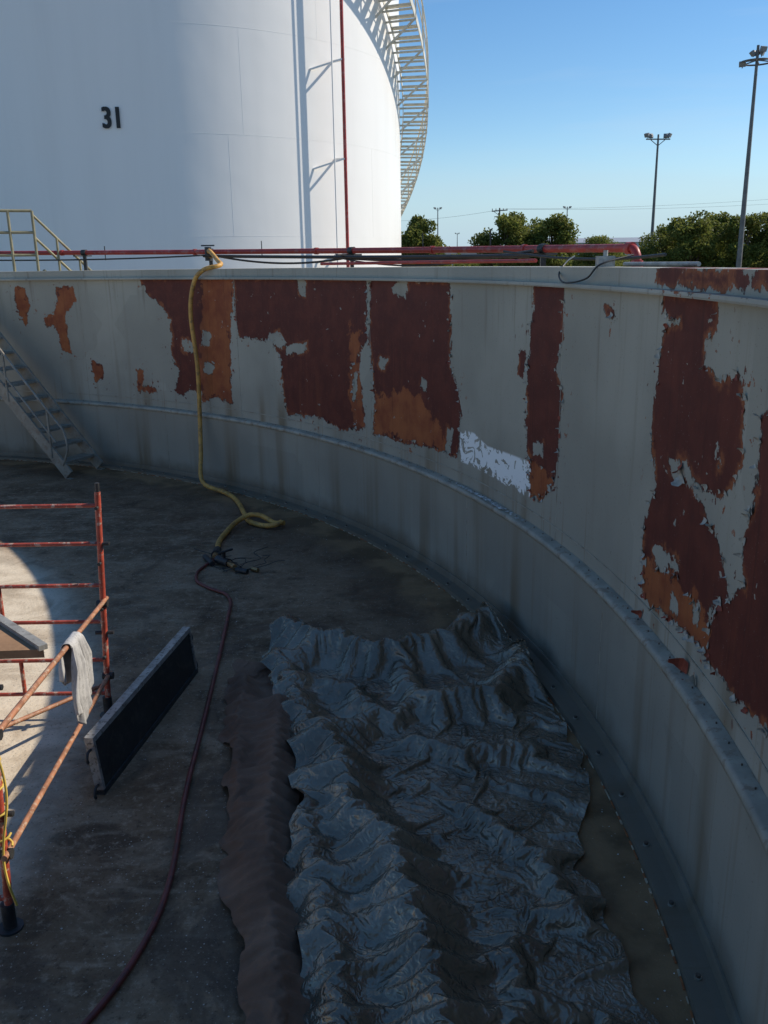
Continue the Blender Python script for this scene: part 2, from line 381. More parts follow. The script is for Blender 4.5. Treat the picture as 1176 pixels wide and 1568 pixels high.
for dx in (-.014,.014):
    nb=bpy.data.objects.new('tank_number',cu); bpy.context.collection.objects.link(nb)
    nb.location=(-6.21+.0025+dx,22.5-.02+dx*.1,6.33); nb.rotation_euler=(rad(90),0,rad(4.5)); nb.scale=(.74,1,1); nb.parent=tank
cu.materials.append(simple('black_lettering',(.012,.012,.012),.5))
mb=MB()
mb.tube([tp(TR+.50,42,0),tp(TR+.50,42,TH)],.045,10,0)
mb.tube([tp(TR+.42,44.2,0),tp(TR+.42,44.2,TH)],.018,8,1)
for z in (1.0,3.25,5.60,7.95,10.3,12.6):
    mb.bar(tp(TR,41,z+.03),tp(TR+.52,41.8,z),.05,.05,1); mb.bar(tp(TR,47,z-.25),tp(TR+.5,42.2,z),.04,.04,1)
mb.obj('riser_pipe',[M_redpipe,M_w],tank)
M_st=simple('stair_white_paint',(.66,.63,.54),.5,0,.15,6)
mb=MB(); ph=-68; pts_o=[];pts_i=[];hr=[];mr=[]
zf=lambda p:7.4+.11*p
while ph<56:
    z=zf(ph)
    if z>0:
        a=tp(TR+.12,ph,z); b=tp(TR+.85,ph,z); t=(tp(8,ph+1,0)-tp(8,ph,0)).normalized()
        mb.box((a+b)/2,(b-a)/2,t*.125,Vector((0,0,.02)))
        pts_o.append(tp(TR+.87,ph,z)); pts_i.append(tp(TR+.10,ph,z))
        if int((ph+68)/1.9)%3==0:
            mb.bar(tp(TR+.87,ph,z-.1),tp(TR+.87,ph,z+1.05),.045,.045); mb.bar(tp(TR,ph,z-.75),tp(TR+.85,ph,z-.08),.05,.05)
        mb.bar(tp(TR,ph,z-.1),tp(TR+.85,ph,z-.1),.04,.05)
        hr.append(tp(TR+.87,ph,z+1.05)); mr.append(tp(TR+.87,ph,z+.55))
    ph+=1.9
for L,w,h in ((pts_o,.02,.16),(pts_i,.02,.14)):
    for p,q in zip(L,L[1:]): mb.bar(p,q,w,h)
mb.tube(hr,.025,6); mb.tube(mr,.02,6)
mb.obj('spiral_stair',[M_st],tank)

# ------------------------------------------------------------------ pipes over the wall
pipe=empty('red_fire_pipe')
mb=MB(); L=[cyl(12.05,p,3.08+(p-18)*.0029) for p in np.arange(18,92,1.0)]
e=cyl(12.05,18,3.08); t=(cyl(12,17,0)-cyl(12,18,0)).normalized()
elb=[e+t*(.10*math.sin(a))+Vector((0,0,-.10*(1-math.cos(a)))) for a in np.linspace(math.pi/2,.1,7)]
mb.tube([e+t*.10+Vector((0,0,-3.1)),e+t*.10+Vector((0,0,-.3))]+elb+L,.036,14)
mb.tube([e+t*.02,e-t*.05],.050,14); mb.tube([e+t*.1+Vector((0,0,-.10)),e+t*.1+Vector((0,0,-.17))],.050,14)
for p in (26,34,45,57,70): a=cyl(12.05,p,3.08+(p-18)*.0029); b=cyl(12.05,p+.25,3.08+(p+.25-18)*.0029); mb.tube([a,b],.046,12)
mb.obj('main_line',[M_redpipe],pipe)
mb=MB(); L=[cyl(11.75,p,2.99) for p in np.arange(23,44,1.0)]; mb.tube(L,.018,8); mb.obj('branch_line',[M_redpipe],pipe)
mb=MB()
for p in (24.6,41.7,55.6,68,80):
    a=cyl(12.05,p,0); a.z=0; zt=3.08+(p-18)*.0029; mb.bar(a,a+Vector((0,0,zt-.04)),.05,.05); mb.bar(cyl(11.8,p,zt-.05),cyl(12.2,p,zt-.05),.05,.02)
    mb.tube([cyl(12.05,p-.2,zt),cyl(12.05,p+.2,zt)],.050,10)
for p in (50.5,66,35,29): a=cyl(12.05,p,3.1); mb.bar(a,a+Vector((0,0,.22)),.012,.012)
mb.obj('pipe_supports',[M_dark],pipe)
mb=MB()
def cable(p0,p1,R,z0,z1,sag,r,n=24):
    L=[]
    for i in range(n+1):
        f=i/n; L.append(cyl(R,p0+(p1-p0)*f,z0+(z1-z0)*f-sag*4*f*(1-f)))
    mb.tube(L,r,6)
cable(55.6,41.7,11.95,3.16,3.06,.10,.014); cable(41.7,24.6,11.93,3.06,3.08,.06,.018); cable(24.6,12,11.6,3.08,3.02,.05,.012)
cable(55.6,24.6,11.9,3.13,3.04,.02,.022); cable(41.7,30,11.9,3.05,3.0,.07,.010); cable(80,55.6,11.9,3.15,3.14,.03,.012)
p=[cyl(11.3,16,3.02),cyl(10.95,13,2.98),cyl(10.83,12.2,2.9),cyl(10.78,11,2.85),cyl(10.8,9.4,2.88),cyl(10.86,9,2.965),cyl(11.1,9.3,3.02)]
mb.tube(catmull(p),.006,6)
mb.obj('overhead_cable',[M_black])
mb=MB()
for a in (9.5,):
    q=cyl(10.93,a,2.98); mb.box(q,(.05,.0,0),(0,.05,0),(0,0,.035)); mb.tube([q,q+Vector((0,0,.07))],.015,8)
mb.tube([cyl(11.0,3.5,2.965),cyl(11.0,8.8,2.965)],.012,8)
mb.obj('rim_clamp',[M_gal])

# ------------------------------------------------------------------ yellow hose
mb=MB()
path=[cyl(12.0,55.4,3.12),cyl(11.7,54,3.20),cyl(11.3,51,3.06),cyl(10.95,48.6,2.995),cyl(10.78,49.3,2.94),cyl(10.72,50.1,2.78),cyl(10.70,50.6,2.37),cyl(10.72,50.4,1.67),cyl(10.70,50.4,1.03),cyl(10.60,49.9,.52),cyl(10.42,48.7,.14),
 (-2.15,11.6,.04),(-1.93,11.2,.036),(-1.70,10.45,.036),(-1.62,10.2,.036),(-1.5,10.06,.036),(-1.40,9.98,.04),(-1.28,9.94,.06),(-1.20,9.97,.09)]
mb.tube(catmull(path,6),.030,10)
path=[(-1.18,10.02,.06),(-1.3,10.08,.045),(-1.47,10.20,.10),(-1.62,10.20,.11),(-1.76,10.05,.06),(-1.82,9.75,.036),(-1.84,9.4,.036),(-1.80,9.05,.04)]
mb.tube(catmull(path,6),.030,10)
mb.obj('yellow_air_hose',[M_yel])
mb=MB(); q=cyl(12.0,55.6,3.16); mb.tube([q-Vector((0,0,.1)),q+Vector((0,0,.1))],.05,10); mb.bar(q+Vector((-.1,0,.12)),q+Vector((.1,0,.12)),.02,.02); mb.tube([q,cyl(11.8,54.6,3.17)],.04,10)
mb.obj('pipe_valve',[M_dark])
mb=MB()
def seg(a,b,r,mi=0): mb.tube([a,b],r,10,mi)
seg((-1.80,9.08,.045),(-1.79,8.92,.045),.045,0); seg((-1.79,8.95,.045),(-1.78,8.8,.05),.032,1); seg((-1.785,8.93,.045),(-1.783,8.90,.045),.055,0)
seg((-1.74,8.75,.05),(-1.60,8.62,.05),.045,0); seg((-1.60,8.62,.05),(-1.52,8.48,.05),.030,1)
seg((-1.66,8.68,.05),(-1.66,8.68,.16),.02,0); seg((-1.70,8.60,.16),(-1.58,8.74,.16),.012,0)
seg((-1.50,8.46,.03),(-1.38,8.40,.03),.028,0); seg((-1.36,8.5,.03),(-1.28,8.44,.03),.022,1)
seg((-1.9,8.9,.03),(-1.78,8.66,.03),.03,0)
for i in range(9):
    o=Vector((random.uniform(-1.8,-1.4),random.uniform(8.4,8.9),.02)); L=[o]
    for k in range(5): L.append(L[-1]+Vector((random.uniform(-.12,.14),random.uniform(-.09,.12),random.uniform(-.02,.05)))); L[-1].z=max(.012,L[-1].z)
    mb.tube(catmull(L,4),.004,5,0)
mb.obj('hose_coupling',[M_dark,simple('brass_fitting',(.35,.22,.10),.4,.6)])
mb=MB()
path=[(-1.79,8.80,.03),(-1.86,8.6,.02),(-1.89,8.42,.02),(-1.84,8.17,.02),(-1.68,7.97,.02),(-1.51,7.82,.02),(-1.42,7.6,.02),(-1.39,7.3,.02),(-1.32,6.42,.02),(-1.24,5.3,.02),(-1.19,4.55,.02),(-1.11,3.81,.02),(-1.13,3.37,.02),(-1.25,2.94,.02),(-1.5,2.5,.02),(-2,2,.02)]
mb.tube(catmull(path,10),.0155,10); mb.obj('red_air_hose',[M_redhose])

# ------------------------------------------------------------------ steel stair inside the wall
M_stg=simple('grey_stair_paint',(.28,.26,.21),.5,0,.2,7,.1,(.2,.12,.07),.5)
st=empty('steel_stairs'); mb=MB()
f=cyl(10.25,61.6,0); tdir=Vector((-math.sin(rad(61)),math.cos(rad(61)),0)); tdir=(tdir+Vector((-.10,-.05,0))).normalized(); nd=Vector((tdir.y,-tdir.x,0))
sl=math.tan(rad(48)); run=2.95/sl; nS=13
for sd in (-.33,.33):
    a=f+nd*sd; b=a+tdir*run+Vector((0,0,2.95)); mb.bar(a+Vector((0,0,.06)),b,.035,.17); mb.bar(a+nd*.03,a-nd*.03,.1,.02)
for i in range(1,nS+1):
    z=2.95*i/(nS+.5); c=f+tdir*(z/sl)+Vector((0,0,z)); mb.box(c,nd*.315,tdir*.12,Vector((0,0,.018)))
for sd in (-.35,):
    L=[f+nd*sd+tdir*(z/sl)+Vector((0,0,z+.72)) for z in np.linspace(.18,2.95,8)]
    a0=f+nd*sd+tdir*.08
    mb.tube(catmull([a0+Vector((0,0,.2)),a0-tdir*.12+Vector((0,0,.45)),a0-tdir*.08+Vector((0,0,.72))]+L,4),.018,8)
    mb.tube([p-Vector((0,0,.36)) for p in L],.015,8)
    for z in (.3,1.1,1.9,2.7): q=f+nd*sd+tdir*(z/sl)+Vector((0,0,z)); mb.tube([q,q+Vector((0,0,.72))],.018,8)
mb.obj('flight',[M_stg],st)
M_rail=simple('tan_rail_paint',(.27,.24,.14),.5,0,.2,8)
gr=empty('access_platform_railing'); mb=MB()
P0=Vector((-5.57,15.0,0));P1=Vector((-6.02,14.83,0));P2=Vector((-7.3,14.35,0))
for h in (3.88,3.55,3.2): mb.tube([P0+Vector((0,0,h)),P2+Vector((0,0,h))],.022,8)
for p in (P0,P0.lerp(P1,.75),P2): mb.tube([p,p+Vector((0,0,3.88))],.024,8)
q1=P0+Vector((.75,.9,0))
for h in (0,-.35): mb.tube([P0+Vector((0,0,3.82+h)),q1+Vector((0,0,2.75+h))],.022,8)
for fz in (.33,.66): p=P0.lerp(q1,fz); mb.tube([p+Vector((0,0,2.2)),p+Vector((0,0,3.82-1.07*fz))],.02,8)
mb.abox(-7.4,-5.5,14.95,15.9,2.88,2.93); mb.bar(P0+Vector((0,.1,2.9)),q1+Vector((0,.3,1.6)),.05,.2); mb.tube([(-7.2,15.8,0),(-7.2,15.8,2.9)],.04,8); mb.tube([(-5.6,15.8,0),(-5.6,15.8,2.9)],.04,8)
mb.obj('rails',[M_rail],gr)

# ------------------------------------------------------------------ scaffold
sf=empty('scaffold_frame'); mb=MB()
def frame(Y,x0,x1,mb):
    lx=lambda x,z: x-.04+.053*z
    for x in (x0,x1):
        mb.tube([(lx(x,.1),Y,.10),(lx(x,1.6),Y,1.60)],.020,10,0); mb.tube([(lx(x,1.58),Y,1.58),(lx(x,1.66),Y,1.66)],.015,8,2)
        b0=lx(x,0)
        mb.tube([(b0,Y,0.0),(b0,Y,.012)],.06,12,2); mb.tube([(b0,Y,.01),(b0,Y,.14)],.032,10,2)
        for z in (1.5,1.12,.8,.45): mb.tube([(lx(x,z),Y-.045,z),(lx(x,z),Y+.045,z)],.012,6,2)
        for z in (1.25,.62): mb.tube([(lx(x,z)-.06,Y,z),(lx(x,z)+.06,Y,z)],.014,6,2)
    for z in (1.51,1.25,.96,.70,.42,.17): mb.tube([(lx(x0,z),Y,z),(lx(x1,z),Y,z)],.014,8,0)
    mb.tube([(x0-.68,Y,.96),(x0-.68,Y,.70)],.015,8,0); mb.tube([(x0-.60,Y,.42),(x0-.60,Y,.17)],.015,8,0)
frame(5.55,-1.895,-3.3,mb); frame(3.5,-1.755,-3.16,mb)
mb.tube([(-1.88,5.60,.85),(-1.72,3.45,1.03)],.015,8,1); mb.tube([(-1.91,5.6,.30),(-1.75,3.45,.42)],.015,8,1)
mb.tube([(-3.32,5.60,.85),(-3.14,3.45,1.03)],.015,8,1); mb.tube([(-1.95,5.5,.25),(-3.1,3.5,.45)],.015,8,1)
for p in ((-1.895,5.55,.83),(-1.74,3.5,1.02),(-1.91,5.55,.30),(-1.77,3.5,.41)): mb.tube([Vector(p)-Vector((.035,0,0)),Vector(p)+Vector((.035,0,0))],.026,8,2)
mb.obj('frames_and_braces',[M_scaf,M_scaf2,M_dark],sf)
mb=MB()
vs=[Vector(p) for p in ((-1.93,4.60,.93),(-2.62,5.30,.93),(-3.3,5.0,.93),(-3.1,4.55,.93))]; dn=Vector((0,0,-.05))
mb.add(vs+[v+dn for v in vs],[(3,2,1,0),(4,5,6,7),(0,1,5,4),(1,2,6,5),(2,3,7,6),(3,0,4,7)],0)
mb.bar(vs[0]+Vector((0,0,.012)),vs[1]+Vector((0,0,.012)),.05,.03,1)
mb.obj('deck_plank',[M_wood,M_gal],sf)
mb=MB()
for k in range(5):
    L=[Vector((-1.765+.035*math.cos(a+k),3.5+.035*math.sin(a+k),.45+.012*k*3+.1*k+.01*a)) for a in np.linspace(0,6.5,12)]; mb.tube(L,.006,5)
L=[Vector((-1.73+.03*math.sin(i*.9),3.46,1.0-.12*i)) for i in range(8)]; mb.tube(catmull(L,4),.006,5)
mb.obj('yellow_rope',[simple('yellow_rope_fibre',(.60,.42,.08),.7)],sf)

def rag():
    nu,nv=34,60; vs=[]; ax=Vector((-1.88,5.60,.85)); bx=Vector((-1.72,3.45,1.03)); d=(bx-ax).normalized(); side=Vector((1,0.05,0)).normalized()
    c0=ax+d*((5.60-4.72)/abs(d.y))
    for i in range(nu):
        u=i/(nu-1)-.5
        for j in range(nv):
            v=j/(nv-1); s=(v-.36)
            L_=.70+.10*math.sin(u*5+1)+.05*math.sin(u*13)
            hang=abs(s)*L_; sg=1 if s>0 else -1
            w=.36*(1-.40*math.exp(-(s*5)**2))*(1+.1*math.sin(v*9))
            fold=.020*math.sin(u*12+s*3)+.012*math.sin(u*25+1+s*5)+.006*math.sin(u*50+s*11)
            out=.020+.008*min(1,hang*6)+fold*min(1,hang*6)+.010
            z=c0.z+.020-max(0,hang-.02)
            p=c0+d*(u*w+ .05*hang*sg+.02*math.sin(v*17)*hang)+side*(sg*out*(min(1,hang*25)))
            p.z=z+d.z*u*w; vs.append(p)
    fs=[(i*nv+j,i*nv+j+1,(i+1)*nv+j+1,(i+1)*nv+j) for i in range(nu-1) for j in range(nv-1)]
    m=MB(); m.add(vs,fs,0,True); o=m.obj('cloth_rag',[simple('grey_cotton_cloth',(.44,.43,.42),.9,0,.15,10,.4,(.24,.23,.22),.5)])
    s=o.modifiers.new('s','SOLIDIFY'); s.thickness=.004
rag()

# ------------------------------------------------------------------ black plank standing on its edge
mb=MB(); a=Vector((-1.69,4.58,0)); b=Vector((-1.46,6.20,0)); d=(b-a).normalized(); nrm=Vector((d.y,-d.x,0)); up=(Vector((0,0,1))-nrm*.10).normalized(); L=(b-a).length; c=(a+b)/2; H=.37
mb.box(c+up*H/2,d*(L/2-.02),nrm*.010,up*(H/2-.02),0)
for h in (.02,H-.01): mb.box(c+up*h-nrm*.008,d*L/2,nrm*.028,up*.016,1 if h>.1 else 2)
for e in (-1,1): mb.box(c+d*(L/2-.012)*e+up*H/2-nrm*.008,d*.012,nrm*.027,up*(H/2-.028),1)
for e in (-1,1):
    for h in (.07,H-.07):
        q=c+d*(L/2)*e+up*h-nrm*.008; mb.tube(catmull([q,q+d*e*.04,q+d*e*.06-up*.03,q+d*e*.055-up*.055],3),.009,6,2)
for k in range(4): q=c+d*(k-1.5)*L/4.3+up*H/2-nrm*.02; mb.box(q,d*.018,nrm*.012,up*(H/2-.03),1)
mb.obj('scaffold_plank',[simple('black_plywood',(.022,.021,.020),.6,0,.3,6,.3,(.06,.052,.04),.6),simple('scuffed_aluminium',(.38,.36,.33),.4,.4,.25,15,.3,(.12,.10,.08),.8),M_dark])

# ------------------------------------------------------------------ tarps: crumpled start shape relaxed as an inextensible sheet
def gauss_line(X,Y,pts,h,w):
    Z=np.full(X.shape,9.)
    for (x0,y0),(x1,y1) in zip(pts,pts[1:]):
        ex,ey=x1-x0,y1-y0; t=np.clip(((X-x0)*ex+(Y-y0)*ey)/(ex*ex+ey*ey),0,1); Z=np.minimum(Z,np.hypot(X-x0-t*ex,Y-y0-t*ey))
    return h*np.exp(-(Z/w)**2)
RG=[([(-.42,5.1),(-.25,4.6),(-.22,4.2),(.01,3.93),(.05,3.6),(.12,3.31),(.22,2.6),(.25,1.9)],.24,.085),
    ([(-.50,4.6),(-.47,4.2),(-.36,3.7),(-.24,3.1),(-.15,2.2)],.17,.10),
    ([(-.85,6.75),(-.5,6.45),(-.1,6.25),(.1,6.25),(.5,6.45),(.85,6.85)],.24,.10),
    ([(-.85,6.3),(-.70,5.8),(-.55,5.3),(-.50,4.9)],.17,.085),
    ([(1.0,6.7),(1.05,6.1),(.75,5.55),(.3,5.5)],.20,.10),
    ([(-.6,5.9),(-.25,5.7),(-.1,5.35),(-.3,5.0)],.15,.07),
    ([(.1,6.1),(.2,5.6),(.05,5.3)],.13,.07),([(.15,5.05),(.45,4.85),(.9,4.95)],.12,.07),
    ([(.45,4.3),(.75,3.9),(.9,3.4)],.10,.06),([(.55,3.3),(.5,2.7),(.65,2.1)],.11,.07)]
RB=[([(-1.05,6.0),(-.98,5.3),(-.88,4.6),(-.74,3.9),(-.6,3.2),(-.5,2.4)],.12,.05),
    ([(-.75,5.6),(-.70,5.0),(-.66,4.2),(-.55,3.5),(-.42,2.7)],.17,.06)]
TAB=np.random.default_rng(3).random((256,256))*2-1
def lat(x,y,smooth=False,seed=0):
    i=np.floor(x).astype(int); j=np.floor(y).astype(int); fx=x-i; fy=y-j; T=lambda a,b:TAB[(a+seed*17)%256,(b+seed*31)%256]
    h00,h10,h01,h11=T(i,j),T(i+1,j),T(i,j+1),T(i+1,j+1)
    if smooth:
        fx=fx*fx*(3-2*fx); fy=fy*fy*(3-2*fy); return (h00*(1-fx)+h10*fx)*(1-fy)+(h01*(1-fx)+h11*fx)*fy
    return np.where(fx+fy<1,h00+(h10-h00)*fx+(h01-h00)*fy,h11+(h01-h11)*(1-fx)+(h10-h11)*(1-fy))
def facet(X,Y,size,ang,seed,warp=.5,an=1.0):
    wx=lat(X/size/1.7,Y/size/1.7,True,seed+5)*warp; wy=lat(X/size/1.7+40,Y/size/1.7,True,seed+6)*warp
    c,s=math.cos(ang),math.sin(ang); x=(X*c-Y*s)/size+wx; y=(X*s+Y*c)/size/an+wy
    return lat(x,y,False,seed)
def proj(p,sa,sb,L,k):
    a=p[sa]; b=p[sb]; d=b-a; l=np.sqrt((d*d).sum(-1))+1e-9; c=(.5*k*(l-L)/l)[...,None]*d; p[sa]=a+c; p[sb]=b-c
def projb(p,sa,sb,L,k):
    a=p[sa]; b=p[sb]; d=b-a; l=np.sqrt((d*d).sum(-1))+1e-9; c=(.5*k*np.minimum(l-L,0)/l)[...,None]*d; p[sa]=a+c; p[sb]=b-c
def pairs(n,step):
    out=[]
    for par in range(2):
        idx=np.array([i for i in range(n-step) if (i//step)%2==par])
        if len(idx): out.append((idx,idx+step))
    return out
def relax(p,RL,sc2,iters,ridges,kb,kb2,g,mu,zmin,pin):
    LH,LV,D1,D2=[q*sc2 for q in RL]
    nv,nu,_=p.shape; p0=p.copy(); old=p.copy(); A=slice(None)
    ph=pairs(nu,1); pv=pairs(nv,1); bh=pairs(nu,2); bv=pairs(nv,2); bh4=pairs(nu,4); bv4=pairs(nv,4); zr=None
    lo=np.arange(nu-1)[None]; hi=np.arange(1,nu)[None]
    for it in range(iters):
        v=(p-old)*.85; old=p.copy(); p=p+np.clip(v,-.004,.004); p[...,2]-=g
        for a,b in ph: proj(p,(A,a),(A,b),LH[:,a],.8)
        for a,b in pv: proj(p,(a,A),(b,A),LV[a],.8)
        for a,b in pv:
            proj(p,(a[:,None],lo),(b[:,None],hi),D1[a],.35)
            proj(p,(a[:,None],hi),(b[:,None],lo),D2[a],.35)
        if kb:
            for a,b in bh: projb(p,(A,a),(A,b),(LH[:,a]+LH[:,a+1]),kb)
            for a,b in bv: projb(p,(a,A),(b,A),(LV[a]+LV[a+1]),kb)
        if kb2:
            for a,b in bh4: projb(p,(A,a),(A,b),(LH[:,a]+LH[:,a+1]+LH[:,a+2]+LH[:,a+3]),kb2)
            for a,b in bv4: projb(p,(a,A),(b,A),(LV[a]+LV[a+1]+LV[a+2]+LV[a+3]),kb2)
        zf=np.full(p.shape[:2],zmin)
        if ridges:
            if it%10==0 or zr is None:
                zr=np.full(p.shape[:2],0.)
                for q,h,w in ridges: zr=np.maximum(zr,gauss_line(p[...,0],p[...,1],q,h,w))
            zf=zf+zr
        hit=p[...,2]<zf; p[...,2]=np.where(hit,zf,p[...,2])
        f=np.where(hit,mu,0.)[...,None]; p[...,:2]=p[...,:2]*(1-f)+old[...,:2]*f
        p[...,:2]+=(p0[...,:2]-p[...,:2])*pin
        r=np.hypot(p[...,0]-CX,p[...,1]-CY); ff=np.where(r>10.61,10.61/r,1.); p[...,0]=CX+(p[...,0]-CX)*ff; p[...,1]=CY+(p[...,1]-CY)*ff
    return p
def lens(X,Y):
    h=np.hypot
    return (h(np.diff(X,axis=1),np.diff(Y,axis=1)),h(np.diff(X,axis=0),np.diff(Y,axis=0)),
            h(X[1:,1:]-X[:-1,:-1],Y[1:,1:]-Y[:-1,:-1]),h(X[1:,:-1]-X[:-1,1:],Y[1:,:-1]-Y[:-1,1:]))
def up_(p,nu,nv):
    a,b,_=p.shape; v=np.linspace(0,a-1,nv); u=np.linspace(0,b-1,nu); j=np.clip(v.astype(int),1,a-3); i=np.clip(u.astype(int),1,b-3); fv=(v-j)[:,None,None]; fu=(u-i)[None,:,None]
    def cw(t): return (-.5*t+t*t-.5*t**3, 1-2.5*t*t+1.5*t**3, .5*t+2*t*t-1.5*t**3, -.5*t*t+.5*t**3)
    wv=cw(fv); wu=cw(fu); out=0
    for k in range(4):
        row=p[j+k-1]; out=out+wv[k]*sum(wu[m]*row[:,i+m-1] for m in range(4))
    return out
def tarp(name,left,right,n1,n2,topfn,mat,seed,ridges,s1,s2,k1,k2,kb,k3,zoff,an=1.2,Yb=1.9,it1=200,it2=70):
    ly=[p[0] for p in left][::-1]; lx=[p[1] for p in left][::-1]; ry=[p[0] for p in right][::-1]; rx=[p[1] for p in right][::-1]
    def outline(nu,nv):
        U,V=np.meshgrid(np.linspace(0,1,nu),np.linspace(0,1,nv),indexing='xy'); top=topfn(U); Y=top+(Yb-top)*V
        rg=lambda Y,s: .05*lat(Y*3.1+s,Y*0+s,True)+.04*lat(Y*7.3+s,Y*0+s,False)
        XL=np.interp(Y,ly,lx)+rg(Y,seed); XR=np.interp(Y,ry,rx)+rg(Y,seed+9); X=XL*(1-U)+XR*U
        return X,Y,U,V
    X,Y,U,V=outline(*n1); RL=lens(X,Y)
    z=k1*(.12*(.5-np.abs(facet(X,Y,.46,.4,seed,1.1,an)))+.07*(.5-np.abs(facet(X,Y,.25,1.9,seed+1,1.1,an)))+.05*facet(X,Y,.15,2.5,seed+2,.9,an))
    zr=0*X
    for q,h,w in ridges: zr=np.maximum(zr,gauss_line(X,Y,q,h,w*1.1))
    e=np.clip(np.minimum(np.minimum(U,1-U)*8,V*14),0,1)**.5
    p=np.stack([X,Y,.03+zoff+np.maximum(z,-.01)*(.4+.6*e)+zr*(.3+.7*e)],-1)
    p=relax(p,RL,s1,it1,ridges,kb,.04,.00010,.06,.008+zoff,.012)
    X2,Y2,U2,V2=outline(*n2); RL2=lens(X2,Y2)
    q=up_(p,*n2); q[...,2]=np.maximum(q[...,2],.006+zoff)
    q[...,2]+=k2*(.030*(.4-np.abs(facet(X2,Y2,.12,-.5,seed+4,1.1,1.4)))+.016*(.4-np.abs(facet(X2,Y2,.07,1.1,seed+5,1.,1.4))))
    q=relax(q,RL2,s1*s2,it2,None,.28,.05,.00007,.08,.007+zoff,.012)
    q[...,2]+=k3*(.012*(.4-np.abs(facet(X2,Y2,.09,.9,seed+6,1.,1.6)))+.005*facet(X2,Y2,.05,2.2,seed+7,.9,1.4)); q[...,2]=np.maximum(q[...,2],.006+zoff)
    co=q.reshape(-1,3); nu,nv=n2; j,i=np.meshgrid(np.arange(nv-1),np.arange(nu-1),indexing='ij')
    F=np.stack([j*nu+i,(j+1)*nu+i,(j+1)*nu+i+1,j*nu+i+1],-1).reshape(-1,4)
    me=bpy.data.meshes.new(name); me.from_pydata(co.tolist(),[],F.tolist()); me.materials.append(mat); me.polygons.foreach_set('use_smooth',[True]*len(me.polygons))
    o=bpy.data.objects.new(name,me); bpy.context.collection.objects.link(o); return o
def tarp_mat(name,c0,c1,rough,spec,bs,metal=0):
    t=NT(name); a=t.noise(3,5,.6)
    c=t.mix(t.ramp(a,.35,.7),c0,c1); c=t.mix(t.ramp(t.noise(40,4,.7),.60,.74,0,.3),c,tuple(x*1.5 for x in c1))
    rd=t.math('ABSOLUTE',t.math('SUBTRACT',t.noise(16,1,.5,dist=1.0),.5)); rd2=t.math('ABSOLUTE',t.math('SUBTRACT',t.noise(38,1,.5,dist=.8),.5))
    h=t.math('ADD',t.math('MULTIPLY',rd,-1.6),t.math('MULTIPLY',rd2,-.5))
    return t.fin(c,rough,metal,t.bump(h,bs,.025),spec)
M_tarp=tarp_mat('silver_tarp_fabric',(.19,.158,.115),(.32,.265,.195),.24,.9,.42,.6)
M_btarp=tarp_mat('brown_tarp_fabric',(.17,.092,.056),(.25,.145,.092),.75,.3,.2)
topx=[-.91,-.6,-.37,.15,.53,.87,1.12]; topy=[6.85,6.77,6.5,6.45,6.66,7.05,6.85]
gt=lambda u: np.interp(-.95+2.07*u,topx,topy)
tarp('brown_tarp',[(6.5,-1.18),(6.35,-1.16),(5.05,-1.06),(4.18,-.94),(3.57,-.76),(2.93,-.58),(1.9,-.4)],[(6.5,-.98),(6.1,-.84),(5.46,-.60),(4.34,-.46),(3.56,-.34),(1.9,-.12)],(34,220),(60,390),lambda u:6.4-.1*u,M_btarp,21,RB,1.06,1.02,.8,1.0,.10,.4,0,1.9)
tarp('grey_tarp',[(7.1,-.93),(6.3,-1.0),(6.06,-.93),(5.29,-.67),(4.67,-.60),(3.56,-.50),(3.0,-.38),(1.9,-.2)],[(7.1,1.02),(6.44,1.12),(5.9,1.13),(5.3,1.18),(4.36,1.13),(4.24,1.06),(3.76,1.02),(3.3,1.03),(2.9,1.0),(1.9,.95)],(70,165),(190,450),gt,M_tarp,3,RG,1.11,1.012,1.,.8,.12,.4,.012,1.5)

